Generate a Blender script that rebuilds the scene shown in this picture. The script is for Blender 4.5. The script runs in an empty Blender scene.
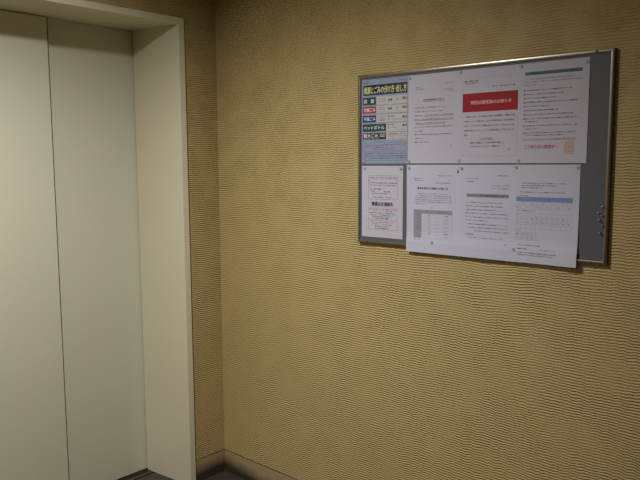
import bpy, bmesh, math, random
from mathutils import Vector, Matrix, noise
random.seed(7)
col = bpy.context.scene.collection
sc = bpy.context.scene

# ------------------------------------------------------------------ materials
def lin(c):
    return tuple(((v/255)/12.92 if v/255 <= .04045 else ((v/255+.055)/1.055)**2.4) for v in c)
def mat(name, rgb, rough=.6, metal=0, spec=.5, trans=0, var=0, vscale=30, bump=0, bscale=200):
    m = bpy.data.materials.new(name); m.use_nodes = True
    nt = m.node_tree; b = nt.nodes['Principled BSDF']
    c = (*lin(rgb), 1)
    b.inputs['Base Color'].default_value = c
    b.inputs['Roughness'].default_value = rough
    b.inputs['Metallic'].default_value = metal
    b.inputs['Specular IOR Level'].default_value = spec
    b.inputs['Transmission Weight'].default_value = trans
    if var or bump:
        tc = nt.nodes.new('ShaderNodeNewGeometry')
    if var:
        n = nt.nodes.new('ShaderNodeTexNoise'); n.inputs['Scale'].default_value = vscale
        n.inputs['Detail'].default_value = 4
        nt.links.new(tc.outputs['Position'], n.inputs['Vector'])
        mx = nt.nodes.new('ShaderNodeMix'); mx.data_type = 'RGBA'
        mx.inputs['A'].default_value = tuple(v*(1-var) for v in c[:3])+(1,)
        mx.inputs['B'].default_value = tuple(min(1, v*(1+var)) for v in c[:3])+(1,)
        nt.links.new(n.outputs['Fac'], mx.inputs['Factor'])
        nt.links.new(mx.outputs['Result'], b.inputs['Base Color'])
    if bump:
        n2 = nt.nodes.new('ShaderNodeTexNoise'); n2.inputs['Scale'].default_value = bscale
        nt.links.new(tc.outputs['Position'], n2.inputs['Vector'])
        bp = nt.nodes.new('ShaderNodeBump'); bp.inputs['Distance'].default_value = bump
        nt.links.new(n2.outputs['Fac'], bp.inputs['Height'])
        nt.links.new(bp.outputs['Normal'], b.inputs['Normal'])
    return m

def math_node(nt, op, a, b=None, c=None):
    n = nt.nodes.new('ShaderNodeMath'); n.operation = op
    for i, v in enumerate((a, b, c)):
        if v is None: continue
        if isinstance(v, (int, float)): n.inputs[i].default_value = v
        else: nt.links.new(v, n.inputs[i])
    return n.outputs[0]
def noise_node(nt, vec, scale, detail=2, sc3=(1, 1, 1)):
    mp = nt.nodes.new('ShaderNodeMapping'); mp.inputs['Scale'].default_value = sc3
    nt.links.new(vec, mp.inputs['Vector'])
    n = nt.nodes.new('ShaderNodeTexNoise'); n.inputs['Scale'].default_value = scale
    n.inputs['Detail'].default_value = detail
    nt.links.new(mp.outputs[0], n.inputs['Vector'])
    return n.outputs['Fac']

def wall_material(depth):
    """mustard wall covering pressed into fine level ridges that break up and wander"""
    m = bpy.data.materials.new('combed_wall_covering'); m.use_nodes = True
    nt = m.node_tree; b = nt.nodes['Principled BSDF']
    g = nt.nodes.new('ShaderNodeNewGeometry'); pos = g.outputs['Position']
    sep = nt.nodes.new('ShaderNodeSeparateXYZ'); nt.links.new(pos, sep.inputs[0])
    z = sep.outputs['Z']
    broken = noise_node(nt, pos, 44, 1, (1, 1, .4))
    drift = noise_node(nt, pos, 5, 1)
    patch = noise_node(nt, pos, 9, 2)
    fine = noise_node(nt, pos, 420, 2, (1, 1, 1))
    ph = math_node(nt, 'MULTIPLY', z, 2*math.pi/WALL_PERIOD)
    ph = math_node(nt, 'ADD', ph, math_node(nt, 'MULTIPLY', broken, 7.5))
    ph = math_node(nt, 'ADD', ph, math_node(nt, 'MULTIPLY', drift, 15))
    s = math_node(nt, 'SINE', ph)
    mr = nt.nodes.new('ShaderNodeMapRange'); nt.links.new(patch, mr.inputs[0])
    mr.inputs[1].default_value = .36; mr.inputs[2].default_value = .62
    mr.inputs[3].default_value = .45; mr.inputs[4].default_value = 1
    amp = mr.outputs[0]
    h = math_node(nt, 'MULTIPLY', s, amp)
    h = math_node(nt, 'ADD', h, math_node(nt, 'MULTIPLY', fine, .7))
    bp = nt.nodes.new('ShaderNodeBump'); bp.inputs['Distance'].default_value = depth
    bp.inputs['Strength'].default_value = 1
    nt.links.new(h, bp.inputs['Height']); nt.links.new(bp.outputs['Normal'], b.inputs['Normal'])
    mx = nt.nodes.new('ShaderNodeMix'); mx.data_type = 'RGBA'
    tint = noise_node(nt, pos, 2.2, 4)
    mx.inputs['A'].default_value = (*lin(WALL_A), 1)
    mx.inputs['B'].default_value = (*lin(WALL_B), 1)
    nt.links.new(tint, mx.inputs['Factor'])
    nt.links.new(mx.outputs['Result'], b.inputs['Base Color'])
    b.inputs['Roughness'].default_value = .55
    b.inputs['Specular IOR Level'].default_value = .35
    return m
BASE = .1038
WALL_PERIOD = .0086; WALL_BUMP = .00115
WALL_A = (188, 166, 112); WALL_B = (198, 177, 124)

def base_material():
    """plain tan skirting with black scuffs and grime rubbed in near the floor"""
    m = bpy.data.materials.new('tan_skirting_with_grime'); m.use_nodes = True
    nt = m.node_tree; b = nt.nodes['Principled BSDF']
    g = nt.nodes.new('ShaderNodeNewGeometry'); pos = g.outputs['Position']
    sep = nt.nodes.new('ShaderNodeSeparateXYZ'); nt.links.new(pos, sep.inputs[0])
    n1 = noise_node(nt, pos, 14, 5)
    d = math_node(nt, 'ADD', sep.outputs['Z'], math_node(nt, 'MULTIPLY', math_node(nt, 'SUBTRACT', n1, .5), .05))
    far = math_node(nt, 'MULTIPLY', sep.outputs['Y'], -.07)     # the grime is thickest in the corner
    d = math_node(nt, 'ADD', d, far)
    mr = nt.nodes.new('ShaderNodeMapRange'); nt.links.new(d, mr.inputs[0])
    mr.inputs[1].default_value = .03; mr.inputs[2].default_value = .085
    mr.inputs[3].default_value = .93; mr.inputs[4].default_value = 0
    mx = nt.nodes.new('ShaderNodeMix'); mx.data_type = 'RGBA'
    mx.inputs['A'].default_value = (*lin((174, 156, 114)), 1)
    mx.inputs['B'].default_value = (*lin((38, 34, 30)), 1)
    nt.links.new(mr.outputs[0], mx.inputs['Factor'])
    # dark joint where the wall covering is cut off above the skirting
    jt = math_node(nt, 'GREATER_THAN', sep.outputs['Z'], BASE-.0022)
    m2 = nt.nodes.new('ShaderNodeMix'); m2.data_type = 'RGBA'
    nt.links.new(jt, m2.inputs['Factor']); nt.links.new(mx.outputs['Result'], m2.inputs['A'])
    m2.inputs['B'].default_value = (*lin((78, 62, 38)), 1)
    nt.links.new(m2.outputs['Result'], b.inputs['Base Color'])
    b.inputs['Roughness'].default_value = .5
    return m

M = {}
M['wall'] = wall_material(WALL_BUMP); M['wall_back'] = wall_material(WALL_BUMP*1.8)
M['base'] = base_material()
M['door'] = mat('cream_painted_steel_door', (212, 212, 190), .42, var=.02, vscale=3)
M['casing'] = mat('cream_painted_steel_casing', (220, 214, 186), .42, var=.03, vscale=6)
M['sill'] = mat('dark_worn_aluminium_sill', (92, 88, 80), .45, .7, var=.2, vscale=60)
M['sealant'] = mat('dark_sealant_and_seam_shade', (48, 36, 24), .8)
M['floor'] = mat('dark_grey_floor_tile', (62, 58, 51), .5, var=.15, vscale=25, bump=.0004)
M['ceiling'] = mat('white_ceiling', (176, 172, 162), .9)
M['alu'] = mat('brushed_aluminium', (158, 151, 142), .32, 1, var=.06, vscale=120)
M['screw'] = mat('zinc_screw', (120, 116, 110), .28, 1)
M['panel'] = mat('grey_board_surface', (95, 97, 101), .6, var=.04, vscale=200)
M['paper'] = mat('white_copy_paper', (200, 199, 213), .75, var=.012, vscale=12)
M['paper2'] = mat('white_copy_paper_cooler', (205, 206, 224), .75, var=.012, vscale=12)
M['bluepaper'] = mat('pale_blue_poster_paper', (150, 162, 188), .55)
M['cell'] = mat('poster_table_white', (198, 196, 196), .55)
M['navy'] = mat('navy_ink', (24, 28, 72), .55)
M['green'] = mat('green_ink', (22, 74, 64), .55)
M['crimson'] = mat('crimson_ink', (178, 30, 62), .55)
M['indigo'] = mat('indigo_ink', (32, 38, 108), .55)
M['blackink'] = mat('charcoal_ink', (52, 50, 48), .55)
M['ink'] = mat('black_print', (34, 32, 38), .6)
M['midink'] = mat('dark_grey_print', (78, 76, 84), .6)
M['greyink'] = mat('grey_print', (110, 108, 118), .6)
M['redink'] = mat('red_print', (190, 50, 58), .6)
M['blueink'] = mat('blue_print', (66, 84, 140), .6)
M['yellow'] = mat('pale_yellow_print', (236, 232, 150), .55)
M['whiteink'] = mat('white_print', (232, 230, 232), .55)
M['pinkink'] = mat('pale_pink_print', (236, 176, 186), .55)
M['banner'] = mat('red_banner_print', (162, 8, 32), .7)
M['teal'] = mat('teal_print', (58, 100, 112), .5)
M['tablegrey'] = mat('grey_table_tint', (152, 152, 164), .6)
M['tableblue'] = mat('blue_table_tint', (126, 146, 196), .6)
M['lilac'] = mat('lilac_rule', (172, 168, 188), .6)
M['stamp'] = mat('orange_stamp_print', (208, 178, 172), .6)
M['clear'] = mat('clear_plastic', (202, 203, 208), .25, 0, .5, .25)
M['clear2'] = mat('smoke_clear_plastic', (175, 177, 180), .12, 0, .6, .5)
M['bulb'] = mat('lamp_diffuser', (255, 250, 240), .5)
bb = M['bulb'].node_tree.nodes['Principled BSDF']
bb.inputs['Emission Color'].default_value = (1, .96, .86, 1); bb.inputs['Emission Strength'].default_value = 4

# ------------------------------------------------------------------ helpers
def link_mesh(name, bm, mats, parent=None, loc=(0, 0, 0), smooth=False):
    bmesh.ops.recalc_face_normals(bm, faces=bm.faces)
    me = bpy.data.meshes.new(name); bm.to_mesh(me); bm.free()
    for m in (mats if isinstance(mats, (list, tuple)) else [mats]): me.materials.append(m)
    if smooth:
        for p in me.polygons: p.use_smooth = True
    o = bpy.data.objects.new(name, me); col.objects.link(o)
    o.location = loc
    if parent: o.parent = parent
    return o
def empty(name, loc, label, cat, group=None):
    o = bpy.data.objects.new(name, None); col.objects.link(o); o.location = loc
    o.empty_display_size = .05
    o['label'] = label; o['category'] = cat
    if group: o['group'] = group
    return o
def prism(bm, pts, axis, a, b, mi=0):
    """polygon pts extruded along axis (0,1,2) from a to b; pts give the two other coordinates in order"""
    def v(p, t):
        l = list(p); l.insert(axis, t); return bm.verts.new(l)
    A = [v(p, a) for p in pts]; B = [v(p, b) for p in pts]; n = len(pts); fs = []
    fs.append(bm.faces.new(A)); fs.append(bm.faces.new(B[::-1]))
    for i in range(n): fs.append(bm.faces.new((A[i], B[i], B[(i+1) % n], A[(i+1) % n])))
    for f in fs: f.material_index = mi
    return fs
def box(bm, x0, x1, y0, y1, z0, z1, mi=0):
    return prism(bm, [(x0, y0), (x1, y0), (x1, y1), (x0, y1)], 2, z0, z1, mi)
def bevel(o, w, seg=2):
    m = o.modifiers.new('bevel', 'BEVEL'); m.width = w; m.segments = seg; m.limit_method = 'ANGLE'; m.angle_limit = math.radians(35)
def struct(name, bm, m, label=None):
    o = link_mesh(name, bm, m); o['kind'] = 'structure'
    if label: o['label'] = label
    return o
def lathe(bm, prof, n=16, mi=0):
    """prof = (radius, height) pairs, turned about -X (out of the wall)"""
    rings = []
    for r, h in prof:
        if r < 1e-6: rings.append([bm.verts.new((-h, 0, 0))])
        else: rings.append([bm.verts.new((-h, r*math.cos(2*math.pi*k/n), r*math.sin(2*math.pi*k/n))) for k in range(n)])
    for A, B in zip(rings, rings[1:]):
        for k in range(n):
            if len(A) == 1 and len(B) == 1: continue
            if len(A) == 1: f = bm.faces.new((A[0], B[k], B[(k+1) % n]))
            elif len(B) == 1: f = bm.faces.new((A[k], B[0], A[(k+1) % n]))
            else: f = bm.faces.new((A[k], B[k], B[(k+1) % n], A[(k+1) % n]))
            f.material_index = mi

# ------------------------------------------------------------------ room shell
CEIL = 2.30; XL = -5.2; YB = -3.6
XO, XI, XJ, YJ = -.1775, -.2067, -.2371, .2832       # casing: outer, inner front, inner back, depth
HF, HD, HO = 2.0057, 2.0096, 2.032                    # lintel lower front edge, door head, casing top
LO, LI, LJ = -1.105, -1.076, -1.045                   # the far (left) jamb of the opening
FR = -.012
BASE = .1038

bm = bmesh.new(); box(bm, XL, 0, YB, -.0, -.05, 0); struct('floor', bm, M['floor'])
bm = bmesh.new(); box(bm, XL, 0, YB, 0, CEIL, CEIL+.05); struct('ceiling', bm, M['ceiling'])
bm = bmesh.new(); box(bm, 0, .15, YB, .35, 0, CEIL); struct('wall_right', bm, M['wall'])
bm = bmesh.new()
G = .003
box(bm, XO+G, -.0005, 0, .33, 0, CEIL)
box(bm, XL, LO-G, 0, .33, 0, CEIL)
box(bm, LO-G, XO+G, 0, .33, HO+G, CEIL)
struct('wall_back', bm, M['wall_back'])
bm = bmesh.new(); box(bm, XL-.15, XL, YB, .35, 0, CEIL); struct('wall_left', bm, M['wall'])
bm = bmesh.new(); box(bm, XL-.15, .15, YB-.15, YB, 0, CEIL); struct('wall_front', bm, M['wall'])

# skirtings with a small eased top edge
def skirt_prof(s):   # (out of the wall, height)
    return [(0, .0005), (s*.002, .0005), (s*.002, BASE-.001), (s*.0012, BASE), (0, BASE)]
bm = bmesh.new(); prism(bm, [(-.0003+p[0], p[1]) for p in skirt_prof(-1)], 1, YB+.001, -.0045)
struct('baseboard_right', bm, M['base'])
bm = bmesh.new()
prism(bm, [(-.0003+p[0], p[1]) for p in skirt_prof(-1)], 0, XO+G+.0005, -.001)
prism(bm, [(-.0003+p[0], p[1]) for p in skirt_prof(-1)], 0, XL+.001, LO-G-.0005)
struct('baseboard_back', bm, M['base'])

# lift doorway: casing, sealant line, sill, two telescoping panels
bm = bmesh.new()
prism(bm, [(XI, FR), (XO, FR), (XO, YJ-.0045), (XJ, YJ-.0045)], 2, .0005, HO)
prism(bm, [(LO, FR), (LI, FR), (LJ, YJ-.0045), (LO, YJ-.0045)], 2, .0005, HO)
prism(bm, [(FR+.0002, HF), (YJ-.0047, HD), (YJ-.0047, HO-.0002), (FR+.0002, HO-.0002)], 0, LI-.002, XI+.002)
o = struct('trim_1', bm, M['casing'], 'cream steel casing with splayed jambs around the lift doorway')
bevel(o, .0012, 2)
bm = bmesh.new()
for x0, x1, z0, z1 in ((XO+.0002, XO+G-.0002, .001, HO+G), (LO-G+.0002, LO-.0002, .001, HO+G), (LO, XO, HO+.0003, HO+G-.0002)):
    box(bm, x0, x1, -.001, .01, z0, z1)
struct('trim_2', bm, M['sealant'], 'thin dark sealant line around the lift casing')
bm = bmesh.new()
pr = [(FR, -.04), (FR, -.0005+.001)]
for a in (.06, .085, .11): pr += [(a, .0005), (a, -.001), (a+.004, -.001), (a+.004, .0005)]
for a in (.226, .262): pr += [(a, .0005), (a, -.012), (a+.010, -.012), (a+.010, .0005)]
pr += [(.34, .0005), (.34, -.04)]
prism(bm, pr, 0, LO+.005, XO-.005)
struct('trim_3', bm, M['sill'], 'grooved dark metal lift sill')
bm = bmesh.new(); box(bm, -.645, XJ+.10, YJ, YJ+.028, .006, HD+.05)
o = struct('door_2', bm, M['door'], 'right, deeper cream lift door panel'); bevel(o, .0015, 2)
bm = bmesh.new(); box(bm, LJ+.002, -.6415, YJ-.031, YJ-.003, .006, HD-.004)
o = struct('door_1', bm, M['door'], 'left, nearer cream lift door panel'); bevel(o, .0015, 2)
bm = bmesh.new(); box(bm, -.6412, -.6385, YJ-.0305, YJ-.004, .006, HD-.0045)  # thin dark strip added as the shadow line between the two panels
q = link_mesh('seam_shade', bm, M['sealant'], o); q['label'] = 'dark strip standing in for the seam shadow'

# ------------------------------------------------------------------ notice board
BY, BZ = -.8147, 1.7411            # top left corner of the board on the wall x = 0
ORIG = Vector((0, BY, BZ))
def W(u, v, d):                     # millimetres right, down, out of the wall -> local metres from ORIG
    return Vector((-d/1000, -u/1000, -v/1000))
BW, BH, T = 900, 600, 9.5
board = empty('notice_board', ORIG + W(BW/2, BH, 0), 'grey notice board in an aluminium frame on the mustard wall', 'notice board')
off = -W(BW/2, BH, 0)
def P(u, v, d): return W(u, v, d) + off
bm = bmesh.new()
def ubox(bm, u0, u1, v0, v1, d0, d1, mi=0, f=P):
    a = f(u0, v0, d0); b = f(u1, v1, d1)
    return box(bm, min(a.x, b.x), max(a.x, b.x), min(a.y, b.y), max(a.y, b.y), min(a.z, b.z), max(a.z, b.z), mi)
ubox(bm, 2.2, BW-12.2, 6.7, BH-8.7, .6, 9.5)
link_mesh('backing_panel', bm, M['panel'], board)
# frame rails: profile (distance in from the outer edge, height off the wall), mitred at the corners
prof = [(0, .5), (0, 10.2), (.3, 11.3), (.9, 12.0)]
for k in range(13):                 # gently crowned face
    w_ = 1.2 + 8.6*k/12; prof.append((w_, 12.4+.62*(1-((w_-5.5)/4.3)**2)))
prof += [(10.5, 11.6), (10.8, 9.55), (9.6, 9.53), (9.6, .5)]
def rail(c0, c1, inn0, inn1, name):
    bm = bmesh.new(); A = []; B = []
    for w, d in prof:
        A.append(bm.verts.new(P(c0[0]+inn0[0]*w, c0[1]+inn0[1]*w, d)))
        B.append(bm.verts.new(P(c1[0]+inn1[0]*w, c1[1]+inn1[1]*w, d)))
    n = len(prof)
    bm.faces.new(A); bm.faces.new(B[::-1])
    for i in range(n): bm.faces.new((A[i], A[(i+1) % n], B[(i+1) % n], B[i]))
    return link_mesh(name, bm, M['alu'], board)
g = .12
U0, U1, V0, V1 = -7.5, 897.5, -3, 601
rail((U0+g, V0), (U1-g, V0), (1, 1), (-1, 1), 'frame_rail')
rail((U0+g, V1), (U1-g, V1), (1, -1), (-1, -1), 'frame_rail')
rail((U0, V0+g), (U0, V1-g), (1, 1), (1, -1), 'frame_rail')
rail((U1, V0+g), (U1, V1-g), (-1, 1), (-1, -1), 'frame_rail')
bm = bmesh.new(); lathe(bm, [(0, 3.4e-3), (1.2e-3, 3.3e-3), (2.6e-3, 2.6e-3), (3.2e-3, 1.4e-3), (3.2e-3, 0)], 14)
s0 = link_mesh('screw', bm, M['screw'], board, smooth=True); s0.location = P(38, 2, 12.9)
for u, v in ((848, 2), (38, 596), (852, 596)):
    s = s0.copy(); col.objects.link(s); s.parent = board; s.location = P(u, v, 12.9)

# ------------------------------------------------------------------ printed sheets
FONT = None
def text_mesh(s):
    cu = bpy.data.curves.new('t', 'FONT'); cu.body = s; cu.size = 1; cu.resolution_u = 2; cu.fill_mode = 'FRONT'
    ob = bpy.data.objects.new('t', cu); col.objects.link(ob)
    dg = bpy.context.evaluated_depsgraph_get(); dg.update()
    me = bpy.data.meshes.new_from_object(ob.evaluated_get(dg))
    vs = [(v.co.x, v.co.y) for v in me.vertices]; fs = [tuple(p.vertices) for p in me.polygons]
    bpy.data.objects.remove(ob); bpy.data.curves.remove(cu); bpy.data.meshes.remove(me)
    return vs, fs
TILT = [0, 0, 0]      # shift, slope, pivot of the sheet being printed
def hung(u, v): return u+TILT[0]+TILT[1]*(v-TILT[2])
class Print:
    """ink lying on a sheet; the sheet gives the depth below every point"""
    def __init__(s, depth, lift=.12):
        s.bm = bmesh.new(); s.depth = depth; s.mats = []; s.lift = lift
    def mi(s, m):
        if m not in s.mats: s.mats.append(m)
        return s.mats.index(m)
    def vert(s, u, v, e=0):
        return s.bm.verts.new(W(hung(u, v), v, s.depth(u, v)+s.lift+e))
    def rect(s, u0, u1, v0, v1, m, e=0):
        nu = max(1, int((u1-u0)/12)); nv = max(1, int((v1-v0)/12)); i = s.mi(m)
        gr = [[s.vert(u0+(u1-u0)*a/nu, v0+(v1-v0)*b/nv, e) for a in range(nu+1)] for b in range(nv+1)]
        for b in range(nv):
            for a in range(nu):
                f = s.bm.faces.new((gr[b][a], gr[b][a+1], gr[b+1][a+1], gr[b+1][a])); f.material_index = i
    def frame(s, u0, u1, v0, v1, m, w=.8, e=0):
        s.rect(u0, u1, v0, v0+w, m, e); s.rect(u0, u1, v1-w, v1, m, e)
        s.rect(u0, u0+w, v0+w, v1-w, m, e); s.rect(u1-w, u1, v0+w, v1-w, m, e)
    def text(s, t, u0, vc, h, m, w=None, bold=.02, e=.1, slant=0, tilt=0):
        vs, fs = text_mesh(t)
        if not vs: return
        x0 = min(v[0] for v in vs); x1 = max(v[0] for v in vs); y0 = min(v[1] for v in vs); y1 = max(v[1] for v in vs)
        k = h/.92 if (y1-y0) < .7 else h/(y1-y0)
        sx = (w/(x1-x0)) if w else k
        yc = (y0+y1)/2; i = s.mi(m)
        # the stroke is thickened by printing it again a hair to each side
        for n, (dx, dy) in enumerate(((0, 0),) if bold <= 0 else ((-1, .4), (1, -.4), (0, 0))):
            V = [s.vert(u0+(x-x0)*sx+slant*(y-yc)*k+dx*bold*sx, vc-(y-yc)*k+dy*bold*k, e+.004*n) for x, y in vs]
            for f in fs:
                try: q = s.bm.faces.new([V[a] for a in f]); q.material_index = i
                except ValueError: pass
    def done(s, name, parent, origin):
        bm = s.bm; bmesh.ops.translate(bm, verts=bm.verts, vec=-origin)
        me = bpy.data.meshes.new(name)
        for f in bm.faces:
            f.normal_update()
            if f.normal.x > 0: f.normal_flip()
        bm.to_mesh(me); bm.free()
        for m in s.mats: me.materials.append(m)
        o = bpy.data.objects.new(name, me); col.objects.link(o); o.parent = parent
        return o

BODY = '平素より当館の管理業務にご理解とご協力を賜り誠にありがとうございますさて標題の件につきまして下記のとおり実施いたしますので皆様にはご不便をおかけいたしますが何卒よろしくお願い申し上げます作業日時および対象場所をご確認のうえ当日は係員の案内にしたがってください詳細は掲示をご覧ください'
cursor = [0]
def filler(n):
    a = cursor[0]; s = ''.join(BODY[(a+i) % len(BODY)] for i in range(n)); cursor[0] = (a+n*3+5) % len(BODY)
    return s
def lines(p, rows, h=3.6, m=None, bold=0.012, tight=1.0):
    """rows: (u0, u1, v)"""
    for r in rows:
        n = max(2, int((r[1]-r[0])/(h*1.08*tight)))
        p.text(filler(n), r[0], r[2], h, m or M['ink'], w=r[1]-r[0], bold=bold)

def sheet(name, label, cat, u0, u1, v0, v1, paper, depth, group, tilt=0):
    root = empty(name, ORIG+W(u0, v1, depth(u0, v1)), label, cat, group)
    o = W(u0, v1, depth(u0, v1))
    bm = bmesh.new(); nu, nv = 10, 26
    F = []; K = []
    for b in range(nv+1):
        rf = []; rk = []
        for a in range(nu+1):
            u = u0+(u1-u0)*a/nu; v = v0+(v1-v0)*b/nv
            d = depth(u, v)
            h = hung(u, v); rf.append(bm.verts.new(W(h, v, d)-o)); rk.append(bm.verts.new(W(h, v, d-.18)-o))
        F.append(rf); K.append(rk)
    for b in range(nv):
        for a in range(nu):
            bm.faces.new((F[b][a], F[b+1][a], F[b+1][a+1], F[b][a+1]))
            bm.faces.new((K[b][a], K[b][a+1], K[b+1][a+1], K[b+1][a]))
    for a in range(nu):
        bm.faces.new((F[0][a], F[0][a+1], K[0][a+1], K[0][a])); bm.faces.new((F[nv][a+1], F[nv][a], K[nv][a], K[nv][a+1]))
    for b in range(nv):
        bm.faces.new((F[b+1][0], F[b][0], K[b][0], K[b+1][0])); bm.faces.new((F[b][nu], F[b+1][nu], K[b+1][nu], K[b][nu]))
    link_mesh('sheet', bm, paper, root, smooth=False)
    return root, o

def ss(x, a, b):
    t = min(1, max(0, (x-a)/(b-a))); return t*t*(3-2*t)
def flat(base, wob=.5, seed=0.0):
    return lambda u, v: base + wob*(.5+.5*noise.noise(Vector((u/90+seed, v/110, seed))))
def hang(base, seed=0.0, corner=None):
    def f(u, v):
        d = base + .15*(.5+.5*noise.noise(Vector((u/90+seed, v/110, seed)))) + 3.6*ss(v, 545, 588) + 1.0*ss(v, 588, 618)
        if corner: d += corner[2]*ss(u, corner[0], corner[1])*ss(v, 420, 617)
        return d
    return f

NG = 'white printed notices pinned to the board'
# --- poster: sorting of waste
D = flat(9.9, .1, 3.1)
root, o = sheet('poster', 'pale blue waste sorting poster with a navy title, top left on the board', 'poster', 10.4, 214, 14, 312, M['bluepaper'], D, None)
p = Print(D); p.rect(16.5, 208, 34, 70, M['navy'])
p.text('資源とごみの分け方･出し方', 19.5, 52.5, 25, M['yellow'], w=185, bold=.035, slant=.06)
p.rect(17, 37, 20, 28, M['indigo']); p.text('保存版', 19, 24, 5, M['whiteink'], w=16, bold=.015)
p.text('家庭ごみの出し方', 168, 24.5, 3.6, M['greyink'], w=38)
p.done('title_band', root, o)
p = Print(D)
for v0, v1 in ((76, 105), (108.5, 134), (139, 166), (170.5, 199.5), (202.5, 228.5)): p.rect(76, 207, v0, v1, M['cell'])
for v in (106.5, 136.5, 168, 201): p.rect(78, 207, v, v+.9, M['tablegrey'])
for v in (85, 93): lines(p, [(82, 116, v)], 3.4, M['greyink'])
for v in (115, 121): lines(p, [(82, 112, v)], 3.4, M['greyink'])
lines(p, [(82, 114, 128)], 3, M['redink'])
for v in (145, 151): lines(p, [(82, 118, v)], 3.2, M['greyink'])
p.rect(84, 118, 156, 161, M['tableblue'])
for v in (90, 120): p.text('毎週', 126, v, 8, M['ink'], w=18, bold=.035); p.text('曜', 163, v, 5.5, M['greyink']); p.text('曜日', 189, v-2, 8, M['ink'], w=17, bold=.035)
for v in (147, 176): p.text('第１第３', 126, v, 5.2, M['ink'], w=29, bold=.03); p.text('水', 128, v+10, 5.2, M['ink'], bold=.03); lines(p, [(142, 168, v+10)], 2.8, M['greyink']); p.text('曜日', 189, v+4, 8, M['ink'], w=17, bold=.035)
for v in (159, 194): lines(p, [(158, 206, v)], 2.6, M['redink'])
lines(p, [(126, 205, 208)], 5.2, M['ink'], .02); lines(p, [(127, 204, 216), (126, 206, 224)], 3.6, M['ink'], .01)
p.done('collection_table', root, o)
for lab, u1, v0, v1, m, tw, sub in (('資　源', 73, 77, 104, 'green', 46, 0), ('可燃ごみ', 73, 109.5, 133, 'crimson', 52, 0), ('不燃ごみ', 73, 141, 165, 'indigo', 52, 0), ('ペットボトル', 119, 171.5, 198, 'green', 92, 0), ('粗大ごみ', 119, 203, 227, 'blackink', 64, 1)):
    p = Print(D); p.rect(14.5, u1, v0, v1, M[m], .03)
    vc = (v0+v1)/2 - (2.5 if sub else 0)
    p.text(lab, 18.5, vc, 14, M['whiteink'], w=tw, bold=.03, e=.14)
    if sub:
        p.text('申込制', 91, vc-4, 5, M['whiteink'], w=22, bold=.02, e=.14); p.text('有料', 91, vc+3, 5, M['whiteink'], w=22, bold=.02, e=.14)
        p.text(filler(16), 18, v1-3.4, 2.8, M['whiteink'], w=70, e=.14)
    c = p.done('category_label', root, o); c['label'] = {'green': 'green', 'crimson': 'red', 'indigo': 'blue', 'blackink': 'black'}[m]+' waste type label'
p = Print(D); lines(p, [(60, 110, 232)], 2.6, M['greyink'])
p.frame(17, 208, 238, 268, M['greyink'], .7); p.frame(17, 208, 271, 301, M['greyink'], .7)
lines(p, [(24, 62, 247), (100, 150, 246)], 3.6, M['greyink'])
lines(p, [(62, 98, 247), (150, 204, 245), (24, 110, 254), (60, 150, 261)], 3.8, M['redink'])
lines(p, [(22, 70, 277), (80, 200, 277), (22, 60, 285), (60, 204, 285), (22, 130, 293), (126, 206, 292)], 4, M['blueink'], .005)
p.done('notes_box', root, o)

# --- notice with red underlined title
D = flat(10.2, .15, 1.7)
root, o = sheet('notice', 'white notice with red underlined paragraph, between the blue poster and red-banner notice', 'notice', 213, 416.5, 15, 311.5, M['paper'], D, NG)
p = Print(D); p.text('排水管清掃実施のお知らせ', 274, 100, 6.5, M['ink'], w=82, bold=.012, tilt=0); p.rect(272, 357, 104.6, 105.9, M['redink'])
p.done('heading', root, o)
p = Print(D)
lines(p, [(358, 392, 50), (242, 268, 57), (242, 274, 63), (346, 364, 70), (366, 390, 70), (370, 391, 76)], 3.2, M['greyink'])
lines(p, [(238, 362, 125), (238, 352, 138), (238, 272, 151), (280, 392, 151), (238, 392, 164), (246, 360, 176.5), (238, 390, 189), (238, 270, 203), (238, 388, 214.5), (240, 278, 228), (238, 296, 240)], 3.5)
p.text('以上', 380, 252, 4, M['ink'], w=8, bold=.02)
p.done('body_text', root, o)
p = Print(D)
for a, b, v in ((278, 392, 154.2), (238, 392, 167.2), (238, 360, 180)): p.rect(a, b, v, v+1.3, M['redink'])
c = p.done('underline', root, o); c['label'] = 'red underlines'

# --- notice with a red banner
D = flat(10.5, .15, 8.3)
root, o = sheet('notice', 'white notice with a solid red banner across it, in the upper row', 'notice', 415.5, 620.5, 14.5, 311.5, M['paper'], D, NG)
p = Print(D); p.frame(423.5, 615, 43, 289, M['lilac'], .8)
lines(p, [(431, 482, 52), (431, 476, 58.5)], 4.2, M['ink'], .015); lines(p, [(530, 605, 73)], 4.2, M['ink'], .015)
p.done('border_and_address', root, o)
p = Print(D); p.rect(424.5, 615, 90.5, 149, M['banner'], .03)
p.text('特別点検実施のお知らせ', 454, 120, 12, M['pinkink'], w=140, bold=.035, e=.15)
c = p.done('banner', root, o); c['label'] = 'solid red banner with pale lettering'
p = Print(D)
lines(p, [(439, 605, 164), (431, 605, 178.5), (431, 605, 193), (431, 605, 207.5), (431, 446, 221)], 5.6, M['ink'], .006)
lines(p, [(486, 534, 234)], 5.4, M['ink'], .01); p.rect(486, 534, 238, 238.8, M['ink'])
lines(p, [(453, 573, 246.5), (453, 556, 258)], 5.6, M['ink'], .01)
p.text('以上', 585, 268, 4.6, M['ink'], w=11, bold=.02)
p.done('body_text', root, o)

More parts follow.
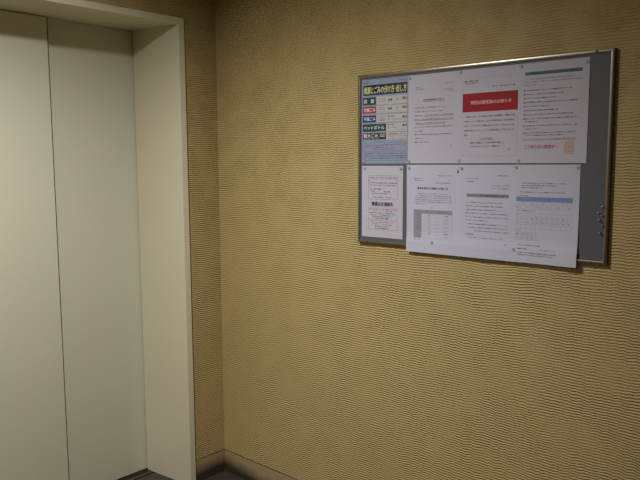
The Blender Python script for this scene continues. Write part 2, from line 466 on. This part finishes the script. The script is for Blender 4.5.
# --- notice with teal bar and red line
D = flat(10.8, .15, 5.5)
root, o = sheet('notice', 'white notice with a teal title bar and red last line, upper right of the board', 'notice', 619, 829.5, 14.5, 311.5, M['paper'], D, NG)
p = Print(D); p.rect(636, 809, 41, 51, M['teal'], .03); p.text('感染症予防のためのお願い', 650, 46, 5.5, M['navy'], w=145, e=.14)
c = p.done('title_bar', root, o); c['label'] = 'teal title bar'
p = Print(D)
lines(p, [(634, 790, 62), (634, 811, 70.5), (634, 670, 79)], 3.4, M['greyink'])
R4 = [(638, 782, 95), (638, 757, 107), (638, 736, 118.5), (638, 798, 130.5), (638, 715, 142.5), (638, 741, 154.5), (638, 787, 167), (634, 800, 179), (640, 682, 187), (640, 798, 200), (640, 677, 209), (640, 797, 221), (640, 760, 228.5)]
lines(p, R4, 3.9)
for r in R4:
    if r[2] not in (179, 187, 209, 228.5): p.rect(633.5, 637, r[2]-1.8, r[2]+1.8, M['ink'])
p.done('body_text', root, o)
p = Print(D); lines(p, [(636, 797, 240)], 3, M['redink']); p.rect(634, 798, 242.6, 243.4, M['redink'])
p.text('ご不明な点は管理室へ', 640, 263, 11, M['redink'], w=104)
c = p.done('closing_line', root, o); c['label'] = 'red closing line'
p = Print(D); p.rect(766, 791, 248, 285, M['stamp'], .02); p.rect(761, 766, 258, 280, M['stamp'], .02)
p.frame(766, 791, 248, 285, M['redink'], .7, .08)
for k in range(4): p.rect(770, 788, 256+k*7, 257+k*7, M['redink'], .08)
c = p.done('printed_stamp', root, o); c['label'] = 'pale orange printed emblem'

# --- small notice, lower left
D = flat(9.9, .4, 12.2)
root, o = sheet('notice', 'smaller white notice with boxed text and a heavy black heading, lower left on the board', 'notice', 10.6, 193, 320, 577.5, M['paper'], D, NG)
p = Print(D); p.frame(41, 170, 355, 440, M['greyink'], .9)
lines(p, [(44, 166, 363), (41, 50, 372), (46, 167, 381), (42, 165, 389.5), (58, 125, 419), (60, 112, 432)], 3.8, M['ink'])
lines(p, [(49, 97, 403), (49, 70, 411), (110, 137, 412), (118, 145, 433)], 4, M['ink'], .035)
p.done('text_box', root, o)
p = Print(D); p.text('警備会社連絡先', 57, 456.5, 14.5, M['ink'], w=94, bold=.05); p.done('heading', root, o)
p = Print(D); p.frame(41, 170, 469, 512.5, M['redink'], .6)
lines(p, [(43, 167, 475.5)], 4.6, M['redink'], .02); lines(p, [(62, 78, 482.5), (118, 146, 483), (45, 82, 489)], 3.8, M['ink'], .03)
lines(p, [(84, 162, 489), (52, 160, 496), (60, 150, 502)], 3.6, M['ink'])
lines(p, [(70, 132, 508)], 4.4, M['ink'], .035); p.done('text_box', root, o)
p = Print(D); p.frame(41, 170, 516, 549, M['greyink'], .8)
lines(p, [(52, 155, 522)], 4.2, M['redink'], .015); lines(p, [(58, 90, 529), (104, 146, 530), (96, 136, 536.5)], 3.6, M['ink'], .005)
lines(p, [(72, 98, 536.5), (72, 134, 544)], 4.2, M['ink'], .035); p.done('text_box', root, o)

# --- notice with grey timetable
TILT[:] = (1.8, .010, 316)
D = hang(9.9, 20.4)
root, o = sheet('notice', 'white notice with a grey-headed table, in the lower row right of the small notice', 'notice', 206.5, 415.6, 316.5, 616.5, M['paper2'], D, NG)
p = Print(D); p.text('夏季休業日の実施のお知らせ', 250, 396, 8, M['ink'], w=122, bold=.02); p.done('heading', root, o)
p = Print(D)
lines(p, [(334, 388, 353), (237, 270, 363), (237, 279, 370), (320, 386, 377)], 3.4, M['greyink'])
lines(p, [(252, 372, 414), (240, 384, 421), (240, 384, 428), (240, 384, 435), (240, 386, 442), (240, 290, 449)], 3.3, M['greyink'], .004)
p.text('記', 308, 461, 4, M['midink']); lines(p, [(240, 262, 571)], 3, M['midink'])
p.done('body_text', root, o)
p = Print(D); p.rect(236, 389, 469, 482, M['tablegrey'], .02); p.rect(236, 268, 482, 566, M['tablegrey'], .02)
for k in range(8): p.rect(268, 389, 482+k*12, 482.6+k*12, M['lilac'], .05)
for u in (328, 388.4): p.rect(u, u+.6, 482, 566, M['lilac'], .05)
for k in range(7):
    v = 488.5+k*12
    lines(p, [(250, 262, v)], 3, M['midink']); lines(p, [(292, 304, v), (356, 376, v)], 3, M['ink'] if k in (0, 2, 5) else M['greyink'], .02)
lines(p, [(246, 256, 475.5), (286, 296, 476), (336, 350, 476)], 3.4, M['midink'])
p.done('table', root, o)

# --- notice with grey title strip
TILT[:] = (1, .006, 316)
D = hang(10.2, 31.7)
root, o = sheet('notice', 'white notice with a shaded grey title strip, between two table notices in the lower row', 'notice', 414.5, 615, 316.5, 616.5, M['paper2'], D, NG)
p = Print(D); p.rect(443, 591, 408.5, 420.5, M['tablegrey'], .02); p.text('エレベーター保守点検作業実施のお知らせ', 445, 414.5, 7.4, M['ink'], w=144, bold=.01, e=.14)
p.done('heading', root, o)
p = Print(D)
lines(p, [(548, 590, 351), (441, 485, 360), (441, 474, 370), (527, 592, 382), (530, 592, 391)], 3.4, M['greyink'], .01)
lines(p, [(444, 570, 437), (444, 574, 449), (444, 580, 461), (440, 590, 472)], 3.6, M['midink'])
lines(p, [(440, 590, 484), (440, 520, 495), (446, 590, 507), (440, 588, 518), (470, 590, 529), (440, 472, 540), (446, 574, 551)], 3.4, M['midink'])
p.text('以上', 580, 566, 3.6, M['ink'], w=9, bold=.015)
p.done('body_text', root, o)

# --- notice with blue table row
TILT[:] = (0, 0.001, 316)
D = hang(10.5, 44.1, (700, 814, 3.2))
root, o = sheet('notice', 'white notice with a blue table row, last in the lower row beside bare grey board', 'notice', 614, 813.5, 316, 616, M['paper2'], D, NG)
p = Print(D)
lines(p, [(634, 773, 372), (636, 745, 379), (634, 700, 386), (632, 771, 399), (624, 656, 410), (620, 680, 456)], 3.2, M['midink'])
lines(p, [(628, 700, 562), (625, 660, 573), (700, 712, 574), (715, 748, 574), (625, 750, 585), (625, 740, 592)], 3.4, M['midink'])
p.done('body_text', root, o)
p = Print(D); p.rect(618, 795, 413.5, 427.5, M['tableblue'], .02)
for k in range(12): p.rect(618+k*16.05, 618.5+k*16.05, 413.5, 450, M['blueink' if k < 0 else 'lilac'], .05); p.text('日', 622+k*14.2, 421, 3, M['blueink'])
for v in (427.5, 438, 450): p.rect(618, 795, v, v+.5, M['lilac'], .05)
for k in range(11): lines(p, [(621+k*16, 627+k*16, 433 if k % 2 else 444)], 2.8, M['greyink'])
c = p.done('table', root, o); c['label'] = 'table with a pale blue top row'
p = Print(D)
for v in (462, 474, 486, 498, 510): p.rect(618, 795, v, v+.5, M['lilac'], .05)
for v in (522, 534, 546): p.rect(618, 690, v, v+.5, M['lilac'], .05)
for k in range(12): p.rect(618+k*16.05, 618.5+k*16.05, 462, 510 if k > 4 else 546, M['lilac'], .05)
for k in range(11):
    lines(p, [(621+k*16, 627+k*16, 480), (622+k*16, 628+k*16, 492)], 3.4, M['ink' if k % 3 == 0 else 'greyink'])
    if k < 4: lines(p, [(621+k*16, 629+k*16, 528), (622+k*16, 628+k*16, 540)], 3, M['greyink'])
lines(p, [(620, 631, 468), (620, 631, 516)], 3, M['midink'])
p.done('table', root, o)

# ------------------------------------------------------------------ push pins
bm = bmesh.new()
lathe(bm, [(0, 0), (4.7e-3, 0), (5.2e-3, .3e-3), (5.2e-3, .8e-3), (4.8e-3, 1.2e-3), (4.2e-3, 1.2e-3), (3.6e-3, .7e-3), (1.6e-3, .6e-3), (1.1e-3, 1.2e-3), (0, 1.4e-3)], 20)
tack0 = link_mesh('thumbtack', bm, M['clear'], smooth=True)
bm = bmesh.new()
lathe(bm, [(0, 0), (3.6e-3, 0), (3.8e-3, .7e-3), (3.4e-3, 1.4e-3), (1.9e-3, 2.0e-3), (1.7e-3, 4.0e-3), (2.3e-3, 5.6e-3), (3.2e-3, 6.4e-3), (3.3e-3, 7.2e-3), (2.7e-3, 7.8e-3), (0, 8.0e-3)], 18)
pin0 = link_mesh('push_pin', bm, M['clear2'], smooth=True)
def depth_at(u, v):
    if v > 570: return 14
    return 11.4
def rotpin(o, k):
    o.rotation_euler = (0, math.radians(random.uniform(-2, 2)), math.radians(random.uniform(-2, 2)))
pins = [
 (218, 23, 'at the seam of the blue poster and its neighbour, top end'),
 (414, 20, 'at the top left corner of the red-banner notice'),
 (622, 22, 'at the top right corner of the red-banner notice'),
 (822, 27, 'at the top right corner of the teal-bar notice'),
 (217, 304, 'at the seam of the blue poster and its neighbour, bottom end'),
 (414, 303, 'at the bottom left corner of the red-banner notice'),
 (621, 304, 'at the bottom right corner of the red-banner notice'),
 (17, 304, 'at the bottom left corner of the blue poster'),
 (23, 329, 'at the top left corner of the small boxed notice'),
 (183, 329, 'at the top right corner of the small boxed notice'),
 (217, 326, 'at the top left corner of the grey table notice'),
 (408.5, 336, 'at the top right corner of the grey table notice'),
 (423, 327, 'at the top left corner of the grey title strip notice'),
 (614, 324, 'at the top seam of the blue table notice and its left neighbour'),
 (805, 324, 'at the top right corner of the blue table notice'),
 (316, 579, 'under the table at the foot of the grey table notice'),
 (614, 578, 'low on the seam left of the blue table notice'),
]
first = True
for u, v, where in pins:
    o = tack0 if first else tack0.copy()
    if not first: col.objects.link(o)
    first = False
    o.location = ORIG+W(u, v, depth_at(u, v)+.5); rotpin(o, 0)
    o['label'] = 'clear round thumbtack '+where; o['category'] = 'thumbtack'; o['group'] = 'clear thumbtacks holding the sheets'
spare = [(881, 435, 'topmost of the spares by the right rail'), (872, 453, 'upper left of the spares by the right rail'), (881, 460, 'third down of the spares by the right rail'),
         (874, 473, 'fourth down, left in the spares by the right rail'), (882, 489, 'second from the bottom of the spares by the right rail'), (877, 509, 'lowest of the spares by the right rail')]
for u, v, where in spare:
    o = pin0.copy() if spare.index((u, v, where)) else pin0
    if o is not pin0: col.objects.link(o)
    o.location = ORIG+W(u, v, 9.6)
    rotpin(o, 0); o['label'] = 'spare clear push pin, '+where; o['category'] = 'push pin'; o['group'] = 'spare push pins beside the right rail'

# ------------------------------------------------------------------ lights (recessed ceiling lamps)
def downlight(x, y, energy, falloff, label, rad=.03):
    root = empty('ceiling_downlight', (x, y, CEIL), label, 'lamp', 'recessed ceiling lamps')
    bm = bmesh.new()
    for (r0, r1, z0, z1) in ((.055, .075, 0, -.006),):
        n = 32; R0 = []
        for k in range(n):
            a = 2*math.pi*k/n; c, s = math.cos(a), math.sin(a)
            R0.append([bm.verts.new((r*c, r*s, z)) for r, z in ((r0, -.0005), (r0, z1), (r1-.004, z1), (r1, -.0005))])
        for k in range(n):
            A, B = R0[k], R0[(k+1) % n]
            for j in range(4): bm.faces.new((A[j], A[(j+1) % 4], B[(j+1) % 4], B[j]))
    link_mesh('trim_ring', bm, M['ceiling'], root, smooth=True)
    bm = bmesh.new(); bmesh.ops.create_cone(bm, cap_ends=True, segments=32, radius1=.05, radius2=.053, depth=.002)
    bmesh.ops.translate(bm, verts=bm.verts, vec=(0, 0, -.002)); link_mesh('diffuser', bm, M['bulb'], root)
    ld = bpy.data.lights.new('lamp_light', 'SPOT'); ld.energy = energy*1.05; ld.spot_size = math.radians(172); ld.spot_blend = .12
    ld.shadow_soft_size = rad; ld.color = (1, .962, .94)
    # a reflector lamp: strongest straight down, falling off as cos^n
    ld.use_nodes = True; nt = ld.node_tree; em = nt.nodes['Emission']
    tc = nt.nodes.new('ShaderNodeTexCoord'); sp = nt.nodes.new('ShaderNodeSeparateXYZ'); nt.links.new(tc.outputs['Normal'], sp.inputs[0])
    st = math_node(nt, 'POWER', math_node(nt, 'ABSOLUTE', sp.outputs['Z']), falloff)
    nt.links.new(st, em.inputs['Strength'])
    lo = bpy.data.objects.new('lamp_light', ld); col.objects.link(lo); lo.location = (x, y, CEIL-.036)
    return lo
downlight(-1.086, -.75, 140, 2.1, 'recessed ceiling lamp in front of the lift doors')
downlight(-3.0, -.75, 122, 2.1, 'recessed ceiling lamp further along the lobby')

# ------------------------------------------------------------------ world, camera, view
w = bpy.data.worlds.new('world'); sc.world = w; w.use_nodes = True
w.node_tree.nodes['Background'].inputs[0].default_value = (0, 0, 0, 1)
yaw, pitch, roll = .8374283, .1137481, -.0050211
cy, sy, cp, sp = math.cos(yaw), math.sin(yaw), math.cos(pitch), math.sin(pitch)
fwd = Vector((sy*cp, cy*cp, -sp)); right = Vector((cy, -sy, 0)); up = right.cross(fwd)
r2 = right*math.cos(roll)+up*math.sin(roll); u2 = -right*math.sin(roll)+up*math.cos(roll)
cam = bpy.data.cameras.new('camera'); co = bpy.data.objects.new('camera', cam); col.objects.link(co)
mw = Matrix((r2, u2, -fwd)).transposed().to_4x4(); mw.translation = Vector((-1.99416, -2.40460, 1.43825)); co.matrix_world = mw
cam.sensor_width = 36; cam.lens = 688.841/640*36; cam.clip_start = .02
sc.camera = co
sc.view_settings.view_transform = 'Standard'; sc.view_settings.look = 'None'; sc.view_settings.gamma = 1
sc.view_settings.exposure = 0; sc.view_settings.use_curve_mapping = False
